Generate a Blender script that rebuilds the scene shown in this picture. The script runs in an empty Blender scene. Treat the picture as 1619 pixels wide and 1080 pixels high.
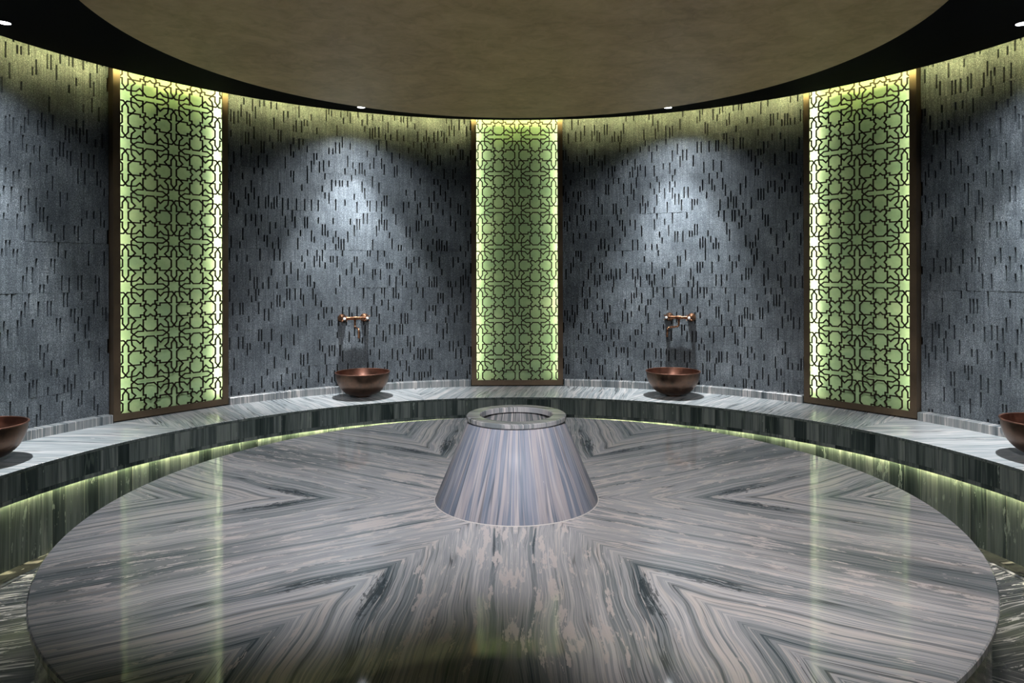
import bpy, math, random
from math import sin, cos, pi, radians as R, hypot
rnd = random.Random(7)
C = bpy.context.scene.collection
ROT = -0.46                     # the room's axis is turned a touch from the line of sight
STEP = 360 / 7                  # seven screens, seven basin bays (one of them is the doorway)

# ---------------------------------------------------------------- sizes (metres)
CAMZ = 1.664
Z_TABLE, R_TABLE = 0.581, 1.944
Z_BENCH, R_BENCH = 0.569, 2.873
Z_LIP, R_RISER = 0.389, 2.930
R_CURB, Z_CURB, R_WALL = 3.500, 0.6305, 3.580
Z_RING, R_RING = 3.168, 3.377
Z_DISC, R_DISC = 2.8635, 1.933
Z_TOP = 3.40
DOOR = 13.5                     # half angle of the doorway behind the camera

def P(a, r, z):                 # a in degrees, 0 = straight ahead (+Y), positive to the right
    return (r * sin(R(a)), r * cos(R(a)), z)

# ---------------------------------------------------------------- mesh builder
class MB:
    def __init__(s): s.v = []; s.f = []; s.uv = []; s.mi = []; s.tn = []; s.tone = .5
    def quad(s, pts, uvs=None, mi=0):
        b = len(s.v); s.v += [tuple(p) for p in pts]; s.f.append(tuple(range(b, b + len(pts))))
        s.uv += list(uvs) if uvs else [(0, 0)] * len(pts); s.mi.append(mi); s.tn.append(s.tone)
    def box(s, c, sx, sy, sz, fr=None):
        X, Y, Z = fr if fr else ((1, 0, 0), (0, 1, 0), (0, 0, 1))
        def p(a, b, d): return tuple(c[i] + X[i] * a * sx / 2 + Y[i] * b * sy / 2 + Z[i] * d * sz / 2 for i in range(3))
        for q in (((-1,-1,-1),(-1,1,-1),(1,1,-1),(1,-1,-1)), ((-1,-1,1),(1,-1,1),(1,1,1),(-1,1,1)),
                  ((-1,-1,-1),(1,-1,-1),(1,-1,1),(-1,-1,1)), ((1,1,-1),(-1,1,-1),(-1,1,1),(1,1,1)),
                  ((-1,1,-1),(-1,-1,-1),(-1,-1,1),(-1,1,1)), ((1,-1,-1),(1,1,-1),(1,1,1),(1,-1,1))):
            s.quad([p(*k) for k in q])
    def band(s, prof, a0, a1, n, uvf=None, close=False):
        """sweep a (r, z) profile about the room's axis from a0 to a1 degrees"""
        m = len(prof); segs = [(i, (i + 1) % m) for i in range(m if close else m - 1)]
        for k in range(n):
            A, B = a0 + (a1 - a0) * k / n, a0 + (a1 - a0) * (k + 1) / n
            L = 0
            for i, j in segs:
                (r0, z0), (r1, z1) = prof[i], prof[j]
                d = hypot(r1 - r0, z1 - z0)
                pts = [P(A, r0, z0), P(B, r0, z0), P(B, r1, z1), P(A, r1, z1)]
                if uvf: uv = [uvf(A, r0, z0, L, k, i), uvf(B, r0, z0, L, k, i), uvf(B, r1, z1, L + d, k, i), uvf(A, r1, z1, L + d, k, i)]
                else: uv = [(R(A) * r0, L), (R(B) * r0, L), (R(B) * r1, L + d), (R(A) * r1, L + d)]
                s.quad(pts, uv); L += d
    def pieces(s, prof, a0, a1, n, r, seed=0, gap=.0016, rz=3.71, nfix=None):
        """a band made of n upright stone pieces with narrow dark joints between them"""
        q = random.Random(seed); w = (a1 - a0) / n; g = math.degrees(gap / r) / 2
        cuts = [a0 + w * (k + (q.uniform(-.22, .22) if 0 < k < n else 0)) for k in range(n + 1)]
        for k in range(n):
            h = q.random() * 19; sg = q.choice((-1, 1)); s.tone = q.random()
            def uv(a, rr, z, L, kk, i): return (R(a) * r * sg + h, L + h * 3)
            s.band(prof, cuts[k] + g, cuts[k + 1] - g, 2, uv)
            nf = len(s.f); s.band(prof, cuts[k + 1] - g, cuts[k + 1] + g, 1)
            for i in range(nf, len(s.f)): s.mi[i] = 1
        s.tone = .5
    def tube(s, pts, rad, n=12, cap=True):
        rads = rad if isinstance(rad, (list, tuple)) else [rad] * len(pts)
        rings = []
        up = None
        for i, p in enumerate(pts):
            a = pts[max(i - 1, 0)]; b = pts[min(i + 1, len(pts) - 1)]
            t = norm(sub(b, a))
            if up is None:
                up = (0, 0, 1) if abs(t[2]) < .8 else (1, 0, 0)
            x = norm(cross(up, t)); y = cross(t, x); up = y
            rings.append([tuple(p[c] + rads[i] * (cos(2*pi*k/n) * x[c] + sin(2*pi*k/n) * y[c]) for c in range(3)) for k in range(n)])
        for i in range(len(rings) - 1):
            for k in range(n):
                s.quad([rings[i][k], rings[i][(k+1) % n], rings[i+1][(k+1) % n], rings[i+1][k]])
        if cap:
            s.quad(rings[0][::-1]); s.quad(rings[-1])
    def build(s, name, mats, parent=None, smooth=False, weld=True):
        me = bpy.data.meshes.new(name)
        me.from_pydata(s.v, [], s.f)
        uvl = me.uv_layers.new(name='UVMap')
        flat = [c for u in s.uv for c in u]
        uvl.data.foreach_set('uv', flat)
        for m in (mats if isinstance(mats, (list, tuple)) else [mats]): me.materials.append(m)
        me.polygons.foreach_set('material_index', s.mi)
        at = me.attributes.new('tone', 'FLOAT', 'FACE'); at.data.foreach_set('value', s.tn)
        if weld or smooth:
            import bmesh
            bm = bmesh.new(); bm.from_mesh(me)
            bmesh.ops.remove_doubles(bm, verts=bm.verts, dist=1e-5)
            if smooth:
                for f in bm.faces: f.smooth = True
                for e in bm.edges:
                    if len(e.link_faces) == 2 and e.calc_face_angle(0) > R(32): e.smooth = False
            bm.to_mesh(me); bm.free()
        o = bpy.data.objects.new(name, me); C.objects.link(o)
        if parent: o.parent = parent
        return o

def sub(a, b): return tuple(a[i] - b[i] for i in range(3))
def cross(a, b): return (a[1]*b[2]-a[2]*b[1], a[2]*b[0]-a[0]*b[2], a[0]*b[1]-a[1]*b[0])
def norm(a):
    l = math.sqrt(sum(x * x for x in a)) or 1; return tuple(x / l for x in a)
def arcpts(c, r, a0, a1, n, f): return [f(c, r, R(a0 + (a1 - a0) * i / n)) for i in range(n + 1)]

def tag(o, label=None, cat=None, group=None, kind=None):
    if label: o['label'] = label
    if cat: o['category'] = cat
    if group: o['group'] = group
    if kind: o['kind'] = kind
    return o
def empty(name, loc=(0, 0, 0), rz=0):
    o = bpy.data.objects.new(name, None); C.objects.link(o); o.location = loc; o.rotation_euler = (0, 0, rz)
    o.empty_display_size = .1
    return o
def copy_tree(o, parent=None):
    c = o.copy(); C.objects.link(c)
    if parent: c.parent = parent
    for ch in [x for x in bpy.data.objects if x.parent == o]: copy_tree(ch, c)
    return c

# ---------------------------------------------------------------- materials
def new_mat(name):
    m = bpy.data.materials.new(name); m.use_nodes = True
    nt = m.node_tree; b = nt.nodes['Principled BSDF']
    return m, nt, b
class NT:
    def __init__(s, nt): s.nt = nt
    def n(s, t, **kw):
        x = s.nt.nodes.new(t)
        for k, v in kw.items(): setattr(x, k, v)
        return x
    def put(s, sock, v):
        if isinstance(v, bpy.types.NodeSocket): s.nt.links.new(v, sock)
        else: sock.default_value = v
    def m(s, op, a, b=0.0, c=0.0, clamp=False):
        x = s.n('ShaderNodeMath', operation=op, use_clamp=clamp)
        s.put(x.inputs[0], a); s.put(x.inputs[1], b); s.put(x.inputs[2], c); return x.outputs[0]
    def vec(s, x, y, z=0.0):
        v = s.n('ShaderNodeCombineXYZ'); s.put(v.inputs[0], x); s.put(v.inputs[1], y); s.put(v.inputs[2], z); return v.outputs[0]
    def noise(s, v, scale=1.0, detail=3.0, rough=.5, dist=0.0):
        x = s.n('ShaderNodeTexNoise'); s.put(x.inputs['Vector'], v); x.inputs['Scale'].default_value = scale
        x.inputs['Detail'].default_value = detail; x.inputs['Roughness'].default_value = rough; x.inputs['Distortion'].default_value = dist
        return x.outputs['Fac']
    def ss(s, v, lo, hi, a=0.0, b=1.0):
        x = s.n('ShaderNodeMapRange', interpolation_type='SMOOTHSTEP'); s.put(x.inputs['Value'], v)
        x.inputs['From Min'].default_value = lo; x.inputs['From Max'].default_value = hi
        x.inputs['To Min'].default_value = a; x.inputs['To Max'].default_value = b; return x.outputs['Result']
    def ramp(s, v, stops):
        x = s.n('ShaderNodeValToRGB'); s.put(x.inputs[0], v); cr = x.color_ramp
        while len(cr.elements) < len(stops): cr.elements.new(.5)
        for e, (p, c) in zip(cr.elements, stops): e.position = p; e.color = lin(c)
        return x.outputs[0]
    def mix(s, f, a, b, mode='MIX'):
        x = s.n('ShaderNodeMix', data_type='RGBA', blend_type=mode)
        s.put(x.inputs['Factor'], f); s.put(x.inputs['A'], a if isinstance(a, bpy.types.NodeSocket) else lin(a))
        s.put(x.inputs['B'], b if isinstance(b, bpy.types.NodeSocket) else lin(b)); return x.outputs['Result']
    def bump(s, h, strength, dist):
        x = s.n('ShaderNodeBump'); s.put(x.inputs['Height'], h); x.inputs['Strength'].default_value = strength
        x.inputs['Distance'].default_value = dist; return x.outputs[0]
def lin(c):
    f = lambda u: (u / 255 / 12.92) if u <= 10.3 else ((u / 255 + .055) / 1.055) ** 2.4
    return (f(c[0]), f(c[1]), f(c[2]), 1.0)

GREY = [(0.22, (32, 43, 48)), (0.31, (82, 93, 98)), (0.39, (146, 151, 155)), (0.45, (116, 124, 128)), (0.51, (176, 176, 178)),
        (0.58, (148, 152, 157)), (0.66, (200, 197, 198)), (0.76, (142, 149, 153))]
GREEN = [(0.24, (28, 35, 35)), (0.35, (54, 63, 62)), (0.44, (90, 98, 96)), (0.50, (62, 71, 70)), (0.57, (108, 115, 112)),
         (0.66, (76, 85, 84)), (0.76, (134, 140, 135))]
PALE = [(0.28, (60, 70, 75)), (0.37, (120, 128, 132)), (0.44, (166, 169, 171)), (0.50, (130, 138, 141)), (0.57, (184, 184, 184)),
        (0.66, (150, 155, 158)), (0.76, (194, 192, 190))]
CURB = [(p, tuple(int(c * .82) for c in q)) for p, q in PALE]
LILAC = [(0.26, (52, 62, 74)), (0.35, (98, 107, 121)), (0.42, (126, 130, 142)), (0.48, (100, 109, 124)), (0.54, (148, 143, 146)),
         (0.61, (114, 121, 136)), (0.70, (158, 152, 150))]

def marble(name, pal, rough=.16, stripe=15.0, blobs=.5, book=False, tone=0.0, warp=1.0, veins=.7, seed=0.0, spread=1.45, fine=.26):
    m, nt, b = new_mat(name); g = NT(nt)
    uv = g.n('ShaderNodeUVMap'); uv.uv_map = 'UVMap'
    sp = g.n('ShaderNodeSeparateXYZ'); g.put(sp.inputs[0], uv.outputs[0])
    s, t = sp.outputs[0], sp.outputs[1]
    w1 = g.m('MULTIPLY', g.m('SUBTRACT', g.noise(g.vec(g.m('MULTIPLY', s, 1.6), g.m('MULTIPLY', t, 1.1), seed), 1, 2), .5), .12 * warp)
    w2 = g.m('MULTIPLY', g.m('SUBTRACT', g.noise(g.vec(g.m('MULTIPLY', s, 9), g.m('MULTIPLY', t, 3.2), seed + 4), 1, 3), .5), .022 * warp)
    s2 = g.m('ADD', s, g.m('ADD', w1, w2))
    if book:      # every slab of the bookmatched set differs a little
        geo = g.n('ShaderNodeNewGeometry')
        w3 = g.m('MULTIPLY', g.m('SUBTRACT', g.noise(geo.outputs['Position'], .9, 2), .5), .09)
        s2 = g.m('ADD', s2, w3)
    A = g.noise(g.vec(g.m('MULTIPLY', s2, stripe), g.m('MULTIPLY', t, .35), seed + 1), 1, 4, .62)
    B = g.noise(g.vec(g.m('MULTIPLY', s2, stripe * 7), g.m('MULTIPLY', t, 1.2), seed + 2), 1, 3, .6)
    Cn = g.noise(g.vec(g.m('MULTIPLY', s2, stripe * .25), g.m('MULTIPLY', t, .5), seed + 6), 1, 2, .5)
    v = g.m('ADD', g.m('ADD', g.m('MULTIPLY', A, .62), g.m('MULTIPLY', B, fine)), g.m('MULTIPLY', Cn, .16))
    v = g.m('SUBTRACT', v, .012)
    # widen the spread round the middle so that light and dark bands both occur
    v = g.m('ADD', g.m('MULTIPLY', g.m('SUBTRACT', v, .5), spread), .5)
    if tone:
        tn = g.m('SUBTRACT', g.n('ShaderNodeAttribute', attribute_name='tone').outputs['Fac'], .5)
        v = g.m('ADD', v, g.m('MULTIPLY', tn, tone))
    col = g.ramp(v, pal)
    # thin dark veins that run with the bands
    vn = g.noise(g.vec(g.m('MULTIPLY', s2, stripe * 1.5), g.m('MULTIPLY', t, .45), seed + 9), 1, 3, .5)
    vm = g.ss(g.m('ABSOLUTE', g.m('SUBTRACT', vn, .5)), 0.004, 0.022, veins, 0)
    vb = g.ss(g.noise(g.vec(g.m('MULTIPLY', s, 4), g.m('MULTIPLY', t, 2.2), seed + 11), 1, 3), .42, .6)
    col = g.mix(g.m('MULTIPLY', vm, vb), col, (30, 38, 42))
    vn2 = g.noise(g.vec(g.m('MULTIPLY', s2, stripe * 1.1), g.m('MULTIPLY', t, .4), seed + 15), 1, 3, .5)
    vm2 = g.ss(g.m('ABSOLUTE', g.m('SUBTRACT', vn2, .5)), 0.004, 0.016, .6, 0)
    col = g.mix(g.m('MULTIPLY', vm2, .35) if pal is LILAC else vm2 if pal is not GREEN else g.m('MULTIPLY', vm2, .5), col, (206, 198, 194) if pal is not GREEN else (100, 112, 104))
    if book:
        # the feature bands that meet as chevrons at every seam
        s3 = g.m('ADD', s2, g.m('MULTIPLY', g.m('SUBTRACT', g.noise(g.vec(g.m('MULTIPLY', s, 3), g.m('MULTIPLY', t, 2.0), 3.3), 1, 4), .5), .045))
        cb = g.ss(g.m('ABSOLUTE', g.m('SUBTRACT', s3, .595)), .003, .012, .65, 0)
        col = g.mix(cb, col, (204, 196, 193))
        db = g.ss(g.m('ABSOLUTE', g.m('SUBTRACT', s3, .568)), .003, .010, .45, 0)
        col = g.mix(db, col, (52, 60, 64))
        # dark flames
        fl = g.noise(g.vec(g.m('MULTIPLY', s, 34), g.m('MULTIPLY', t, 9), 8.1), 1, 5, .72, .6)
        e = g.m('ADD', g.m('POWER', g.m('DIVIDE', g.m('SUBTRACT', s2, .47), .040), 2), g.m('POWER', g.m('DIVIDE', g.m('SUBTRACT', t, 1.0), .20), 2))
        fm = g.ss(g.m('ADD', e, g.m('MULTIPLY', g.m('SUBTRACT', fl, .5), 5.5)), .05, .5, .75, 0)
        col = g.mix(fm, col, (40, 50, 54))
        # dark grey field round the axis of a slab, further out
        ax = g.m('MULTIPLY', g.ss(g.m('ABSOLUTE', s2), .10, .32, 1, 0), g.ss(t, .85, 1.5))
        col = g.mix(g.m('MULTIPLY', ax, .45), col, (66, 76, 78))
    # crystalline pale patches
    bz = seed + 21
    if book:
        px = g.n('ShaderNodeSeparateXYZ'); g.put(px.inputs[0], geo.outputs['Position']); bz = g.m('ADD', g.m('MULTIPLY', px.outputs[0], 2.5), 21.0)
    bn = g.noise(g.vec(g.m('MULTIPLY', s2, 30), g.m('MULTIPLY', t, 5.0), bz), 1, 6, .68)
    bb = g.noise(g.vec(g.m('MULTIPLY', s2, 7), g.m('MULTIPLY', t, .5), seed + 23), 1, 1, .5)
    if book: thr = g.m('ADD', g.ss(s, .10, .60, .548, .625), g.m('MULTIPLY', g.m('SUBTRACT', .5, bb), .22))
    else: thr = g.m('ADD', .70 - .10 * blobs, g.m('MULTIPLY', g.m('SUBTRACT', .5, bb), .2))
    bm = g.m('MULTIPLY', g.ss(g.m('SUBTRACT', bn, thr), 0, .012), .85 if blobs else 0)
    col = g.mix(bm, col, (198, 190, 188) if pal is not GREEN else (120, 130, 124))
    g.put(b.inputs['Base Color'], col)
    rr = g.noise(g.vec(g.m('MULTIPLY', s, 14), g.m('MULTIPLY', t, 9), 2), 1, 3)
    g.put(b.inputs['Roughness'], g.ss(rr, .2, .8, rough * .75, rough * 1.35))
    b.inputs['IOR'].default_value = 1.5; b.inputs['Specular IOR Level'].default_value = .22
    return m

M = {}
M['marble_table'] = marble('bookmatched_marble', GREY, .055, 17, 1, book=True, spread=1.6, fine=.30)
M['marble_bench'] = marble('pale_marble', PALE, .16, 11, .4, seed=31)
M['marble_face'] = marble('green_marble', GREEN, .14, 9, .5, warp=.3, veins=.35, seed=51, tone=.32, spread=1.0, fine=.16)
M['marble_riser'] = marble('green_marble_riser', GREEN, .14, 8, .9, warp=.4, veins=.35, seed=71, tone=.26, spread=1.0, fine=.14)
M['marble_cone'] = marble('lilac_marble', LILAC, .5, 9, .3, warp=.3, veins=.5, seed=91, tone=.2, spread=1.4, fine=.24)
M['marble_floor'] = marble('floor_marble', [(p, tuple(int(c * .46) for c in q)) for p, q in GREY], .22, 13, 1, seed=111)
M['marble_rim'] = marble('rim_marble', [(p, tuple(int(c * .82) for c in q)) for p, q in GREY], .2, 16, .2, seed=151)
M['marble_curb'] = marble('curb_marble', CURB, .18, 9, .2, warp=.3, veins=.3, seed=131, tone=.3, spread=1.1)

# dark split-face stone strips
m, nt, b = new_mat('slate_strips'); g = NT(nt)
geo = g.n('ShaderNodeNewGeometry'); pos = geo.outputs['Position']
uvn = g.n('ShaderNodeUVMap'); uvn.uv_map = 'UVMap'
n1 = g.noise(pos, 170, 3, .75); n2 = g.noise(pos, 3.2, 3, .6); n3 = g.noise(uvn.outputs[0], 37.0, 0, .5)
base = g.ramp(g.m('ADD', g.m('MULTIPLY', n1, .75), g.m('MULTIPLY', n2, .25)), [(.36, (34, 39, 43)), (.46, (73, 80, 86)), (.54, (106, 113, 119)), (.62, (150, 157, 162)), (.72, (208, 213, 217))])
base = g.mix(g.ss(n3, .35, .65, .0, .34), base, (48, 55, 63))
g.put(b.inputs['Base Color'], base); b.inputs['Roughness'].default_value = .55; b.inputs['IOR'].default_value = 1.45
g.put(b.inputs['Normal'], g.bump(n1, .8, .004)); M['slate'] = m
m, nt, b = new_mat('slate_backing'); b.inputs['Base Color'].default_value = lin((12, 14, 16)); b.inputs['Roughness'].default_value = .8; M['slot'] = m

# plaster of the ceiling disc
m, nt, b = new_mat('bronze_plaster'); g = NT(nt)
pos = g.n('ShaderNodeNewGeometry').outputs['Position']
n1 = g.noise(pos, 2.6, 5, .62, .8); n2 = g.noise(pos, 11, 4, .6, 1.2)
g.put(b.inputs['Base Color'], g.ramp(g.m('ADD', g.m('MULTIPLY', n1, .6), g.m('MULTIPLY', n2, .4)), [(.34, (168, 144, 98)), (.5, (196, 170, 120)), (.66, (214, 188, 138))]))
b.inputs['Roughness'].default_value = .5; g.put(b.inputs['Normal'], g.bump(n2, .25, .006)); M['plaster'] = m
m, nt, b = new_mat('black_paint'); b.inputs['Base Color'].default_value = (.002, .002, .002, 1); b.inputs['Roughness'].default_value = .9; b.inputs['Specular IOR Level'].default_value = .1; M['black'] = m
m, nt, b = new_mat('dark_plaster'); b.inputs['Base Color'].default_value = lin((60, 58, 50)); b.inputs['Roughness'].default_value = .9; M['dark_plaster'] = m

def metal(name, c, rough, c2=None, met=1.0, nscale=9, bump=0.0):
    m, nt, b = new_mat(name); g = NT(nt)
    tc = g.n('ShaderNodeTexCoord').outputs['Object']
    n1 = g.noise(tc, nscale, 5, .65)
    if c2: g.put(b.inputs['Base Color'], g.ramp(n1, [(.36, c), (.64, c2)]))
    else: b.inputs['Base Color'].default_value = lin(c)
    b.inputs['Metallic'].default_value = met
    g.put(b.inputs['Roughness'], g.ss(n1, .3, .7, rough * .8, rough * 1.25))
    if bump: g.put(b.inputs['Normal'], g.bump(g.noise(tc, nscale * 7, 3, .6), bump, .001))
    return m
M['frame'] = metal('bronze_frame', (92, 79, 65), .42, (106, 90, 73), .7, 5)
M['lattice'] = metal('dark_bronze_lattice', (44, 38, 28), .4, (54, 46, 34), .7, 5)
M['copper'] = metal('patinated_copper', (88, 74, 66), .38, (118, 92, 78), 1.0, 14, .35)
M['copper_in'] = metal('patinated_copper_inside', (112, 84, 73), .42, (142, 100, 84), 1.0, 12, .35)
M['faucet'] = metal('antique_copper', (156, 112, 86), .26, (176, 128, 98), 1.0, 12)
m, nt, b = new_mat('white_porcelain'); b.inputs['Base Color'].default_value = (.9, .88, .84, 1); b.inputs['Roughness'].default_value = .12; M['porcelain'] = m

# green backing of the screens
m, nt, b = new_mat('green_backing'); g = NT(nt)
tc = g.n('ShaderNodeTexCoord').outputs['Object']
n1 = g.noise(tc, 3.2, 4, .6); n2 = g.noise(tc, 17, 4, .6)
g.put(b.inputs['Base Color'], g.ramp(g.m('ADD', g.m('MULTIPLY', n1, .7), g.m('MULTIPLY', n2, .3)), [(.36, (132, 160, 124)), (.5, (149, 176, 132)), (.64, (168, 190, 147))]))
b.inputs['Roughness'].default_value = .33; M['backing'] = m

def emit(name, col, st):
    m = bpy.data.materials.new(name); m.use_nodes = True; nt = m.node_tree; nt.nodes.clear()
    e = nt.nodes.new('ShaderNodeEmission'); o = nt.nodes.new('ShaderNodeOutputMaterial')
    e.inputs[0].default_value = (*col, 1); e.inputs[1].default_value = st; nt.links.new(e.outputs[0], o.inputs[0]); return m
E_COVE, E_BENCH, E_SCREEN, E_LAMP = 115, 125, 62, 14
M['led_cove'] = emit('cove_led', (1, .92, .36), E_COVE)
M['led_bench'] = emit('bench_led', (1, .96, .50), E_BENCH)
M['led_screen'] = emit('screen_led', (1, .93, .76), E_SCREEN)
M['lamp'] = emit('lamp_lens', (.93, .96, 1), E_LAMP)

for nm_, c_ in (('joint', (26, 32, 32)), ('joint_pale', (120, 128, 112))):
    m, nt, b = new_mat(nm_); b.inputs['Base Color'].default_value = lin(c_); b.inputs['Roughness'].default_value = .7; M[nm_] = m
# ---------------------------------------------------------------- floor
SEAM = [-150, -90, -30, 30, 90, 150]
def wedge_uv(a, r, off=0):
    """folded coordinates of the bookmatched slabs: (distance from the slab's axis, distance along it)"""
    k = round((a - off) / 60.0); ph = a - off - 60 * k
    return ph, k
def folded(mb, r0, r1, z, step, off=0, flip=False, du=0):
    n = int(round(360 / step))
    for i in range(n):
        A, B = -180 + i * step, -180 + (i + 1) * step
        mid = (A + B) / 2; k = round((mid - off) / 60)
        def uv(a, r):
            ph = R(a - off - 60 * k); return (abs(r * sin(ph)) + du, r * cos(ph))
        q = [(B, r0), (A, r0), (A, r1), (B, r1)]
        if flip: q = q[::-1]
        mb.quad([P(a, r, z) for a, r in q], [uv(a, r) for a, r in q])
mb = MB(); folded(mb, .01, 2.772, 0, 2.5, off=12, flip=False, du=.3)
mb.band([(2.780, 0), (2.806, 0)], -180, 180, 180, lambda a, r, z, L, k, i: (R(a) * .35 + 3, r))
mb.band([(2.814, 0), (2.848, 0)], -180, 180, 180, lambda a, r, z, L, k, i: (R(a) * .35 + 9, r))
mb.band([(2.856, 0), (3.8, 0)], -180, 180, 180, lambda a, r, z, L, k, i: (R(a) * .35 + 5, r))
tag(mb.build('floor', M['marble_floor']), kind='structure')
mb = MB()
mb.band([(2.70, -.006), (2.90, -.006)], -180, 180, 180)
tag(mb.build('trim_1', M['slot']), kind='structure')

# ---------------------------------------------------------------- platform (the heated stone)
plat = empty('marble_platform')
tag(plat, 'large round polished grey marble platform with bookmatched chevron veining in the middle of the room', 'platform')
mb = MB()
folded(mb, .20, R_TABLE - .004, Z_TABLE, 1.0)
mb.band([(R_TABLE - .004, Z_TABLE), (R_TABLE, Z_TABLE - .004), (R_TABLE, Z_TABLE - .024), (R_TABLE - .003, Z_TABLE - .027), (R_TABLE - .06, Z_TABLE - .027)][::-1],
        -180, 180, 360, lambda a, r, z, L, k, i: (abs(R_TABLE * sin(R(a - 60 * round(a / 60)))), R_TABLE * cos(R(a - 60 * round(a / 60))) + L))
mb.build('slab', M['marble_table'], plat, smooth=False)
def piece_uv(w, r, seedmul=3.71):
    """upright stone pieces of width w cut from one block: each starts at its own place"""
    def f(a, rr, z, L, k, i):
        j = k // 2
        h = (math.sin(j * 12.9898 + r * 7) * 43758.5453) % 1
        return ((R(a) * r) * (1 if j % 2 else -1) + h * 19, z + h * 7)
    return f
def joint_attr(o, r, pitch_deg, a0=-180):
    me = o.data
    at = me.attributes.new('joint', 'FLOAT', 'CORNER')
mb = MB()
NP = 112
mb.pieces([(R_TABLE - .022, 0), (R_TABLE - .022, Z_TABLE - .027)][::-1], -180, 180, NP, R_TABLE, 2)
mb.build('drum', [M['marble_riser'], M['joint_pale']], plat, smooth=True)

# cone in the middle
cone = empty('conical_stone_basin', (0, 0, Z_TABLE))
tag(cone, 'striped lilac grey marble cone with an open ringed mouth, centred on the round platform', 'basin')
H_C = .4073
mb = MB()
NST = 26
for k in range(NST):
    A0, A1 = 360 / NST * k + 3, 360 / NST * (k + 1) + 3
    h = (math.sin(k * 91.7) * 4375.5) % 1
    for q in range(4):
        A, B = A0 + (A1 - A0) * q / 4, A0 + (A1 - A0) * (q + 1) / 4
        for (r0, z0), (r1, z1) in (((.394, 0.0), (.394, .004)), ((.394, .004), (.234, H_C - .029)), ((.234, H_C - .029), (.230, H_C - .026)), ((.230, H_C - .026), (.19, H_C - .026))):
            def uv(a, z): return (R(a - A0) * .26 + h * 11, z)
            mb.quad([P(B, r0, z0), P(A, r0, z0), P(A, r1, z1), P(B, r1, z1)], [uv(B, z0), uv(A, z0), uv(A, z1), uv(B, z1)])
mb.build('body', M['marble_cone'], cone, smooth=True)
mb = MB()
mb.band([(.185, H_C - .026), (.300, .05), (.30, .02), (.02, .012)][::-1], 0, 360, 104, lambda a, r, z, L, k, i: (R(a) * .26 + ((k // 4) * 7.31 % 11), z))
tag(mb.build('lining', M['marble_rim'], cone, smooth=True), 'dark inner lining of the cone seen through its mouth')
mb = MB()
mb.band([(.176, H_C - .026), (.176, H_C - .003), (.179, H_C), (.238, H_C), (.242, H_C - .004), (.242, H_C - .020), (.239, H_C - .024), (.176, H_C - .026)][::-1], 0, 360, 96,
        lambda a, r, z, L, k, i: (r * cos(R(a)) + .12 * sin(R(a)) + 3, r * sin(R(a)) * .5 + z))
mb.build('rim', M['marble_rim'], cone, smooth=True)
ring = MB()
ring.band([(.398, .0005), (.398, .003), (.392, .004)][::-1], 0, 360, 96)
m, nt, b = new_mat('pale_sealant'); b.inputs['Base Color'].default_value = lin((190, 186, 184)); b.inputs['Roughness'].default_value = .5; M['seal'] = m
tag(ring.build('joint_line', M['seal'], cone, smooth=True), 'pale sealant line round the foot of the cone')

# ---------------------------------------------------------------- bench round the wall
bench = empty('curved_stone_bench')
tag(bench, 'continuous curved marble bench running round the wall with glowing strip under its front edge', 'bench')
A0, A1 = -180 + DOOR, 180 - DOOR
SLABS = [(A0, -111, -128), (-111, -57, -86), (-57, -17, -37), (-17, 19, 11), (19, 57, 37), (57, 111, 86), (111, A1, 128)]
mb = MB()
for k, (a, bb, d) in enumerate(SLABS):
    n = max(2, int((bb - a) / 1.5)); dx, dy = sin(R(d)), cos(R(d))
    for i in range(n):
        A, B = a + (bb - a) * i / n, a + (bb - a) * (i + 1) / n
        def uv(p, e=0): return (p[0] * dy - p[1] * dx + k * 5.3 + e, p[0] * dx + p[1] * dy)
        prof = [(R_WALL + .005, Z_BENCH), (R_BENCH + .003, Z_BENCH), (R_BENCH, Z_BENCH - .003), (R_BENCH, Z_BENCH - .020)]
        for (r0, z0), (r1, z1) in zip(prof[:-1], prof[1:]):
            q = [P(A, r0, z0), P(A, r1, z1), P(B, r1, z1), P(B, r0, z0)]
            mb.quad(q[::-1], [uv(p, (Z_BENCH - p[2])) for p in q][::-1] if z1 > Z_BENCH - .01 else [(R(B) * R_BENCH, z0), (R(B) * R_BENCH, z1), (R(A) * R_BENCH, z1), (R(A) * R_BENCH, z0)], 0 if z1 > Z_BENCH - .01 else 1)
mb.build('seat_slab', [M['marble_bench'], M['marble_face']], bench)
npc = int((A1 - A0) * pi / 180 * R_BENCH / .105)
mb = MB()
mb.pieces([(R_BENCH + .004, Z_BENCH - .020), (R_BENCH + .004, Z_BENCH - .0225), (R_BENCH + .001, Z_BENCH - .0235), (R_BENCH + .001, Z_LIP + .0275), (R_BENCH + .004, Z_LIP + .0265)], A0, A1, npc, R_BENCH, 5)
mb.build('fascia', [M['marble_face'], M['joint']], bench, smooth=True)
mb = MB()
mb.pieces([(R_BENCH + .004, Z_LIP + .0265), (R_BENCH, Z_LIP + .0245), (R_BENCH, Z_LIP), (R_BENCH + .040, Z_LIP), (R_BENCH + .040, Z_LIP + .003)], A0, A1, npc, R_BENCH, 9)
nf = len(mb.f); mb.band([(R_BENCH + .012, Z_BENCH - .021), (R_BENCH + .012, Z_LIP + .002)], A0, A1, 200)
for i in range(nf, len(mb.f)): mb.mi[i] = 1
mb.build('bottom_lip', [M['marble_face'], M['joint']], bench, smooth=True)
npr = int((A1 - A0) * pi / 180 * R_RISER / .115)
mb = MB()
mb.pieces([(R_RISER, Z_LIP + .12), (R_RISER, 0.0)], A0, A1, npr, R_RISER, 3)
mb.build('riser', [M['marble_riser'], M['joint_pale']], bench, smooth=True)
mb = MB()
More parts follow.
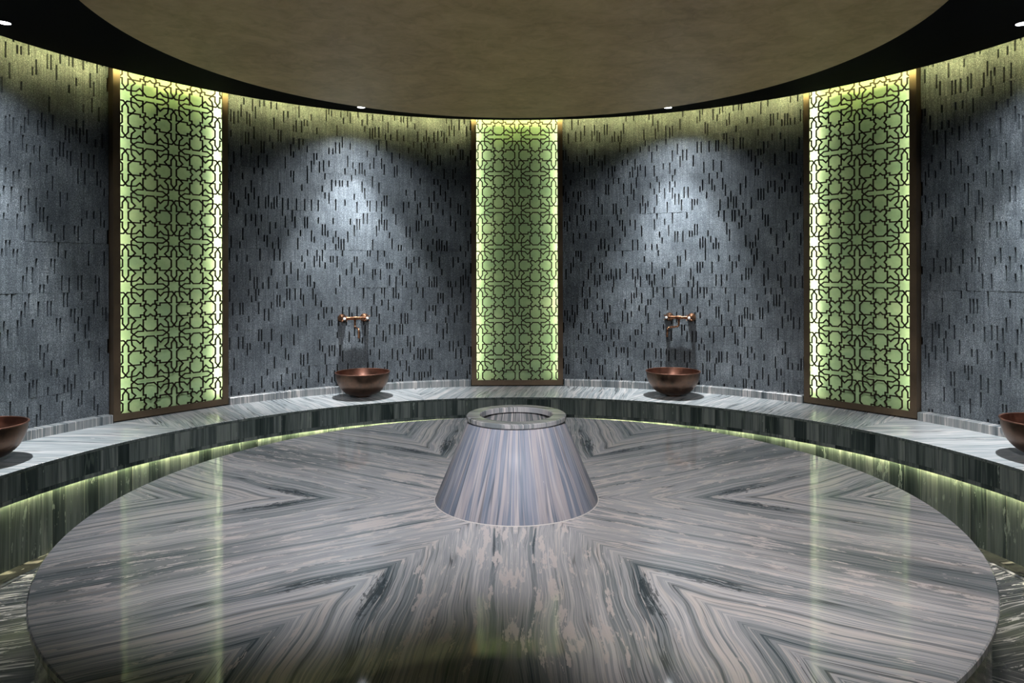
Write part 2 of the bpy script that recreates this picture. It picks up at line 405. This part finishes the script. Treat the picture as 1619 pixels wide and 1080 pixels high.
mb.band([(R_RISER - .020, Z_LIP + .008), (R_RISER - .010, Z_LIP + .005), (R_RISER - .010, Z_LIP + .013), (R_RISER - .020, Z_LIP + .016), (R_RISER - .020, Z_LIP + .008)], A0, A1, 220)
tag(mb.build('led_strip', M['led_bench'], bench), 'glowing yellow-green light strip under the bench edge')

# ---------------------------------------------------------------- walls between the screens
PANEL = [ROT + STEP * k for k in (-1, 0, 1)]
EDGE = 7.30                                      # half angle taken by a screen
def strips(a0, a1, fine):
    mb = MB(); pitch = math.degrees(.0124 / R_WALL); n = int((a1 - a0) / pitch); pitch = (a1 - a0) / n
    H = .356
    if not fine:
        mb.band([(R_WALL, Z_TOP), (R_WALL, .61)], a0, a1, max(4, int((a1 - a0) / 2)))
        return mb
    lock = {}; sheet = {}
    for c in range(n):
        A, B = a0 + c * pitch + pitch * .025, a0 + (c + 1) * pitch - pitch * .025
        u = (c * .37) % 50
        z = .585 - H * .3; row = 0
        while z < Z_TOP:
            zt = z + H
            cuts = []
            if rnd.random() < .66:
                L = rnd.choice([.105, .105, .058]); o = rnd.choice([0, .16, .33, .5, .66, .84]) * H
                if o + L > H: o = H - L
                if not lock.get((c - 1, row)):
                    cuts.append((zt - o - L, zt - o)); lock[(c, row)] = 1
            if cuts and rnd.random() < .18:
                o = rnd.choice([0, .16, .33, .5, .66, .84]) * H; L = .058
                o = min(o, H - L)
                q = (zt - o - L, zt - o)
                if all(q[1] < k[0] - .02 or q[0] > k[1] + .02 for k in cuts): cuts.append(q)
            cuts.sort(); segs = []; z0 = z
            for k0, k1 in cuts:
                if k0 - z0 > .003: segs.append((z0, k0))
                z0 = k1
            if zt - z0 > .003: segs.append((z0, zt))
            out = []
            for k0, k1 in segs:                   # longer strips are made of two or three stones
                if k1 - k0 > .16 and rnd.random() < .75:
                    mid = k0 + (k1 - k0) * rnd.uniform(.35, .65); out += [(k0, mid), (mid, k1)]
                else: out.append((k0, k1))
            for k0, k1 in out:
                k0 += .0004; k1 -= .0004
                k0 = max(k0, .625); k1 = min(k1, Z_TOP)
                if k1 - k0 < .004: continue
                r = R_WALL - sheet.setdefault((c // 31, row), rnd.uniform(0, .0022)) - rnd.choice([0, 0, .0006, .0012]) - (.003 if rnd.random() < .012 else 0) + rnd.uniform(-.0003, .0003); rb = R_WALL + .024
                tl = rnd.uniform(-.0005, .0005)
                f = [P(A, r - tl, k0), P(B, r + tl, k0), P(B, r + tl, k1), P(A, r - tl, k1)]
                bk = [P(A, rb, k0), P(B, rb, k0), P(B, rb, k1), P(A, rb, k1)]
                w = rnd.random() * 40; uvs = [(w, w * .7)] * 4
                mb.quad(f[::-1], uvs)
                for i in range(4):
                    j = (i + 1) % 4
                    mb.quad([f[i], f[j], bk[j], bk[i]], uvs)
            z = zt; row += 1
    mb.v += []
    for i in range(max(4, int((a1 - a0) / 1))):
        m_ = max(4, int((a1 - a0) / 1)); A, B = a0 + (a1 - a0) * i / m_, a0 + (a1 - a0) * (i + 1) / m_
        mb.quad([P(A, R_WALL + .022, Z_TOP), P(B, R_WALL + .022, Z_TOP), P(B, R_WALL + .022, .61), P(A, R_WALL + .022, .61)], None, 1)
    return mb
BAYS = [('wall_front_left', A0, -105, False), ('wall_left', -105, PANEL[0] - EDGE, True), ('wall_back_left', PANEL[0] + EDGE, PANEL[1] - EDGE, True),
        ('wall_back_right', PANEL[1] + EDGE, PANEL[2] - EDGE, True), ('wall_right', PANEL[2] + EDGE, 105, True), ('wall_front_right', 105, A1, False)]
for nm, a, bb, fine in BAYS:
    tag(strips(a, bb, fine).build(nm, [M['slate'], M['slot']], weld=False), kind='structure')
    mb = MB()
    if abs(a) not in (105, abs(A0)): a += .22
    if abs(bb) not in (105, abs(A0)): bb -= .22
    mb.pieces([(R_WALL + .008, Z_CURB), (R_CURB + .002, Z_CURB), (R_CURB, Z_CURB - .002), (R_CURB, Z_BENCH)], a, bb, int((bb - a) * pi / 180 * R_CURB / .16), R_CURB, int(a) + 200, gap=.0008)
    for aa in (a, bb):                           # ends of the upstand
        q = [P(aa, R_CURB, Z_BENCH), P(aa, R_CURB, Z_CURB), P(aa, R_WALL + .01, Z_CURB), P(aa, R_WALL + .01, Z_BENCH)]
        mb.quad(q, [(0, 0), (0, .06), (.08, .06), (.08, 0)])
    tag(mb.build(nm.replace('wall', 'baseboard'), [M['marble_curb'], M['marble_curb']]), kind='structure')
# plain wall behind the screens
for k, pa in enumerate(PANEL):
    mb = MB(); mb.band([(R_WALL + .10, Z_TOP), (R_WALL + .10, .57)], pa - EDGE - .3, pa + EDGE + .3, 16)
    tag(mb.build('trim_%d' % (k + 2), M['slot']), kind='structure')

# ---------------------------------------------------------------- ceiling
mb = MB()
mb.band([(.0002, Z_TOP), (R_WALL + .3, Z_TOP)], -180, 180, 90)
mb.band([(R_RING, Z_RING + .05), (R_RING, Z_RING + .003), (R_RING - .003, Z_RING), (R_DISC - .25, Z_RING)], -180, 180, 220)
mb.band([(R_RING, Z_RING + .05), (R_RING - .4, Z_RING + .05), (R_RING - .4, Z_TOP)][::-1], -180, 180, 120)
tag(mb.build('ceiling', M['black']), kind='structure')
disc = MB()
disc.band([(.0002, Z_DISC), (R_DISC - .004, Z_DISC), (R_DISC, Z_DISC + .004), (R_DISC, Z_RING - .001)][::-1], -180, 180, 200)
tag(disc.build('suspended_ceiling_disc', M['plaster'], smooth=True), 'large round brown plaster disc hung below the black ceiling', 'ceiling panel')
mb = MB()
mb.band([(R_RING - .014, Z_RING + .052), (R_RING - .006, Z_RING + .052), (R_RING - .006, Z_RING + .066), (R_RING - .014, Z_RING + .066), (R_RING - .014, Z_RING + .052)], A0, A1, 220)
tag(mb.build('cove_light_strip', M['led_cove']), 'warm yellow-green light strip hidden above the rim of the black ceiling', 'light strip')
# enclosure of the doorway behind the camera
for k, sgn in enumerate((-1, 1)):
    a = 180 - DOOR
    x = R_WALL * sin(R(a)) * sgn; y = R_WALL * cos(R(a))
    mb = MB(); mb.box((x + sgn * .05, y - .75, 1.7), .1, 1.7, 3.4)
    tag(mb.build('wall_doorway_' + ('left', 'right')[k], M['dark_plaster']), kind='structure')
mb = MB(); mb.box((0, -5.1, 1.7), 2.2, .1, 3.4)
tag(mb.build('wall_doorway_end', M['dark_plaster']), kind='structure')
mb = MB(); mb.box((0, -4.3, -.055), 2.0, 1.6, .1)
tag(mb.build('floor_doorway', M['marble_floor']), kind='structure')

# ---------------------------------------------------------------- pierced screens
FW, FD, FL = .900, .095, .050                     # outer width, depth, face width
Z_S0, Z_S1 = Z_BENCH + .010, 3.36
HSC = Z_S1 - Z_S0
PER = .362
S1 = [(.32, 0), (.474, .115), (.705, .115), (.705, .60), (.807, .60), (.807, .744)]
S2 = [(1, .115), (.859, .115), (.577, .397), (.436, .256), (.244, .231), (.077, .231), (0, .32)]
S3 = [(1, .833), (.897, .744), (.75, .75)]
def clip(p, q, x0, x1, z0, z1):
    t0, t1 = 0., 1.; d = (q[0] - p[0], q[1] - p[1])
    for pp, qq in ((-d[0], p[0] - x0), (d[0], x1 - p[0]), (-d[1], p[1] - z0), (d[1], z1 - p[1])):
        if abs(pp) < 1e-12:
            if qq < 0: return None
        else:
            t = qq / pp
            if pp < 0: t0 = max(t0, t)
            else: t1 = min(t1, t)
    if t0 >= t1: return None
    return (p[0] + d[0]*t0, p[1] + d[1]*t0), (p[0] + d[0]*t1, p[1] + d[1]*t1)
def lattice():
    mb = MB(); hw = FW / 2 - FL + .012; z0, z1 = .040, HSC
    zc = 0.040 + .0 + .055                         # height of the lowest row of small crosses above the sill
    h = PER / 2; W = .0108; T = .006
    segs = set()
    for ci in range(-3, 4):
        for cj in range(-2, int(HSC / PER) + 3):
            cx, cz = ci * PER, zc + h + cj * PER     # star centres
            for sx in (-1, 1):
                for sz in (-1, 1):
                    for line in (S1, S2, S3):
                        for sw in (0, 1):
                            pts = [((b_, a_) if sw else (a_, b_)) for a_, b_ in line]
                            pts = [(cx + sx * a_ * h, cz + sz * b_ * h) for a_, b_ in pts]
                            for p, q in zip(pts[:-1], pts[1:]):
                                c = clip(p, q, -hw, hw, z0, z1)
                                if c:
                                    k = tuple(sorted((tuple(round(v, 4) for v in c[0]), tuple(round(v, 4) for v in c[1]))))
                                    segs.add(k)
    for p, q in sorted(segs):
        dx, dz = q[0] - p[0], q[1] - p[1]; l = hypot(dx, dz)
        if l < .0015: continue
        ux, uz = dx / l, dz / l
        mb.box(((p[0] + q[0]) / 2, 0, (p[1] + q[1]) / 2), l + W * .75, T, W, ((ux, 0, uz), (0, 1, 0), (-uz, 0, ux)))
    return mb
def make_screen():
    root = empty('pierced_screen')
    w = FW; y1 = FD                                 # local +y points at the wall, the face is at y = 0
    mb = MB()
    t = .004
    def bx(x0, x1, ya, yb, za, zb): mb.box(((x0+x1)/2, (ya+yb)/2, (za+zb)/2), x1-x0, yb-ya, zb-za)
    for sx in (-1, 1):
        xa, xb = sorted((sx * w / 2, sx * (w / 2 - FL)))
        bx(xa, xb, 0, .012, 0, HSC)
        xa, xb = sorted((sx * w / 2, sx * (w / 2 - t)))
        bx(xa, xb, .012, y1, 0, HSC)
    bx(-w / 2 + FL, w / 2 - FL, 0, .012, 0, FL)
    bx(-w / 2 + t, w / 2 - t, .012, y1, 0, t)
    mb.build('frame', M['frame'], root, weld=False)
    o = lattice().build('lattice', M['lattice'], root, weld=False); o.location.y = .010
    mb = MB(); mb.box((0, y1 - .003, HSC / 2), w - 2 * t - .002, .006, HSC - .01); tag(mb.build('backing', M['backing'], root), 'pale green backing board glowing from its side edges')
    for sx in (-1, 1):
        mb = MB(); mb.box((sx * (w / 2 - .020), .0165, HSC / 2 + .02), .010, .007, HSC - .10)
        mb.build('led_strip', M['led_screen'], root)
    return root
scr_lab = ['left bronze framed screen of dark star lattice over glowing green, standing on the bench', 'middle bronze framed green star lattice screen directly behind the marble cone',
           'right bronze framed screen of dark star lattice over glowing green, on the bench']
scr = None
for k, pa in enumerate(PANEL):
    o = scr = make_screen() if scr is None else copy_tree(scr)
    x, y, z = P(pa, 3.479, Z_S0); o.location = (x, y, z); o.rotation_euler = (0, 0, -R(pa))
    tag(o, scr_lab[k], 'screen', 'backlit lattice screens on the bench')

# ---------------------------------------------------------------- basins, taps, downlights
def make_bowl():
    root = empty('copper_bowl')
    RO, HB = .247, .222
    out = [(.058, .0), (.062, .004), (.062, .016)]
    for i in range(1, 17):
        th = pi / 2 * (i / 16)
        out.append((.062 + (RO - .008 - .062) * sin(th) ** .92, .016 + (HB - .016) * (1 - cos(th)) ** .98))
    mb = MB(); mb.band(out[::-1], 0, 360, 96); mb.band([(.0005, .0), (.058, .0)][::-1], 0, 360, 96)
    mb.build('bowl', M['copper'], root, smooth=True)
    mb = MB()
    ins = [(r - .005, z + .004) for r, z in out[3:]]; ins = [(.0005, .021), (.04, .021)] + ins
    ins[-1] = (RO - .012, HB)
    mb.band(ins, 0, 360, 96)
    mb.build('inside', M['copper_in'], root, smooth=True)
    mb = MB()
    c = [(RO - .007 + .0058 * cos(2 * pi * i / 10), HB + .0045 * sin(2 * pi * i / 10)) for i in range(11)]
    mb.band(c[::-1], 0, 360, 96)
    mb.build('rim', M['copper_in'], root, smooth=True)
    return root
def make_tap(swing):
    """local -y points into the room, y = 0 is the wall"""
    root = empty('wall_tap')
    for sx in (-1, 1):
        x = sx * .106
        mb = MB(); mb.tube([(x, 0.006, 0), (x, -.006, 0), (x, -.012, 0), (x, -.030, 0), (x, -.046, 0), (x, -.052, 0)], [.041, .041, .038, .030, .017, .016], 28)
        mb.build('rosette', M['faucet'], root, smooth=True)
        mb = MB(); mb.tube([(x, -.048, 0), (x, -.098, 0)], [.013, .013], 20)
        mb.tube([(x, -.094, 0), (x, -.106, 0), (x, -.114, 0)], [.015, .016, .012], 20)
        mb.build('valve', M['faucet'], root, smooth=True)
        h = MB()
        for q in range(4):
            a = R(45 + 90 * q)
            h.tube([(x, -.108, 0), (x + .030 * cos(a), -.110, .030 * sin(a))], [.0045, .0036], 10)
            h.tube([(x + .027 * cos(a), -.110, .027 * sin(a)), (x + .031 * cos(a), -.110, .031 * sin(a)), (x + .036 * cos(a), -.110, .036 * sin(a))], [.004, .0062, .003], 10)
        hd = h.build('cross_handle', M['faucet'], root, smooth=True)
        mb = MB(); mb.tube([(x, -.112, 0), (x, -.119, 0), (x, -.1225, 0)], [.0125, .0125, .009], 20)
        tag(mb.build('button', M['porcelain'], hd, smooth=True), 'white porcelain button')
    mb = MB(); mb.tube([(-.106, -.070, 0), (.106, -.070, 0)], .0150, 20)
    mb.tube([(-.022, -.070, 0), (-.018, -.070, 0), (.018, -.070, 0), (.022, -.070, 0)], [.0150, .0180, .0180, .0150], 20)
    mb.build('crossbar', M['faucet'], root, smooth=True)
    # spout: down, out in an S, down again
    sw = R(swing); ux, uy = sin(sw), -cos(sw)
    path = [(0, .0), (0, -.035), (0, -.066)]
    path += [(.020 - .020 * cos(R(a)), -.066 - .020 * sin(R(a))) for a in (20, 40, 60, 80)]
    path += [(.035, -.087), (.070, -.089), (.092, -.091)]
    path += [(.096 + .022 * sin(R(a)), -.113 + .022 * cos(R(a))) for a in (15, 35, 55, 75, 90)]
    path += [(.119, -.140), (.121, -.180)]
    mb = MB(); mb.tube([(ux * d, -.070 + uy * d, z) for d, z in path], [.0100] * 3 + [.0088] * (len(path) - 4) + [.0100], 14)
    mb.build('spout', M['faucet'], root, smooth=True)
    return root
BAY = {k: ROT + STEP * (k + .5) for k in (-2, -1, 0, 1)}
bowl_lab = {-2: 'copper bowl cut by the left edge of the photo on the near bench', -1: 'brown copper bowl on the bench between the left and middle green screens',
            0: 'greenish bronze bowl on the bench between the middle and right green screens', 1: 'copper bowl cut by the right edge of the photo on the near bench'}
tap_lab = {-1: 'copper wall tap above the bowl between the left and middle screens', 0: 'copper wall tap with spout swung left, above the bowl right of the middle screen'}
bowl = None
for k, a in BAY.items():
    o = bowl = make_bowl() if bowl is None else copy_tree(bowl)
    o.location = P(a + (.15 if k in (-1, 0) else 0), 3.235, Z_BENCH + .0005); o.rotation_euler = (0, 0, R(k * 71))
    tag(o, bowl_lab[k], 'bowl', 'copper bowls on the bench')
    if k in tap_lab:
        t = make_tap({-1: 4, 0: -50}[k]); t.location = P(a, R_WALL - .003, 1.262); t.rotation_euler = (0, 0, -R(a))
        tag(t, tap_lab[k], 'tap', 'copper taps on the dark wall')
dl_lab = {-2: 'bright round downlight in the black ceiling at the left edge of the photo', -1: 'bright round downlight in the black ceiling above the bowl left of the middle screen',
          0: 'bright round downlight in the black ceiling above the bowl right of the middle screen', 1: 'bright round downlight in the black ceiling at the right edge of the photo'}
def make_downlight():
    root = empty('downlight')
    mb = MB(); mb.band([(.046, -.001), (.044, -.003), (.034, -.003), (.032, .0)][::-1], 0, 360, 40); mb.build('bezel', M['black'], root, smooth=True)
    mb = MB(); mb.band([(.0005, -.0035), (.020, -.0035), (.033, -.002)][::-1], 0, 360, 40); mb.build('lens', M['lamp'], root, smooth=True)
    return root
def spot(name, loc, target, W, ang, blend, col, rad=.022, parent=None):
    l = bpy.data.lights.new(name, 'SPOT'); l.energy = W; l.spot_size = R(ang); l.spot_blend = blend; l.color = col; l.shadow_soft_size = rad
    o = bpy.data.objects.new(name, l); C.objects.link(o); o.location = loc
    import mathutils
    d = mathutils.Vector(target) - mathutils.Vector(loc); o.rotation_euler = d.to_track_quat('-Z', 'Y').to_euler()
    return o
dl = None
COOL = (.92, .97, 1.0)
for k in (-2, -1, 0, 1, 3):
    a = ROT + STEP * (k + .5) - (.3 if k in (-1, 0) else 0)
    a = {-2: -76.3, 1: 75.4}.get(k, a)
    if True:
        o = dl = make_downlight() if dl is None else copy_tree(dl)
        o.location = P(a, 3.165 if k in (-1, 0, 3) else 3.13, Z_RING - .0005)
        lab = dl_lab.get(k)
        if not lab: lab = {3: 'round downlight in the black ceiling right above the doorway'}[k]
        tag(o, lab, 'downlight', 'downlights in the black ceiling')
    if k in (-2, -1, 0, 1):
        spot('wall_washer', P(a, 3.165, Z_RING - .012), P(a, 3.50, .75), 500, 62, 1, COOL)
        spot('wall_washer', P(a, 3.165, Z_RING - .012), P(a, 3.42, 1.5), 88, 124, 1, COOL)
# two spots added at the unseen doorway downlight, aimed apart over the platform
a = {2: ROT + STEP * 2.5, -3: ROT - STEP * 2.5, 3: ROT + STEP * 3.5}
spot('platform_light', P(a[3] + .8, 3.165, Z_RING - .02), (-1.25, 1.0, .5), 1350, 48, 1, (.97, .96, 1), .12)
spot('platform_light', P(a[3] - .8, 3.165, Z_RING - .02), (1.35, .40, .5), 1150, 54, 1, (1, .95, .95), .12)

# ---------------------------------------------------------------- world, camera, view
w = bpy.data.worlds.new('World'); bpy.context.scene.world = w; w.use_nodes = True
w.node_tree.nodes['Background'].inputs[0].default_value = (.6, .8, .75, 1); w.node_tree.nodes['Background'].inputs[1].default_value = 0.0
cam = bpy.data.cameras.new('Camera'); co = bpy.data.objects.new('Camera', cam); C.objects.link(co)
cam.sensor_width = 36; cam.lens = 1103.14 / 1619 * 36; cam.shift_x = -(827.94 - 809.5) / 1619; cam.shift_y = -(540 - 434.99) / 1619
cam.clip_start = .02
co.location = (.0367, -3.3968, CAMZ); co.rotation_euler = (R(90), 0.0019, 0)
bpy.context.scene.camera = co
sc = bpy.context.scene
sc.view_settings.view_transform = 'Standard'; sc.view_settings.look = 'None'; sc.view_settings.gamma = 1; sc.view_settings.exposure = 0.0
sc.view_settings.use_curve_mapping = False
sc.cycles.use_denoising = True; sc.cycles.sample_clamp_indirect = 6; sc.cycles.caustics_reflective = False; sc.cycles.caustics_refractive = False
sc.cycles.max_bounces = 8
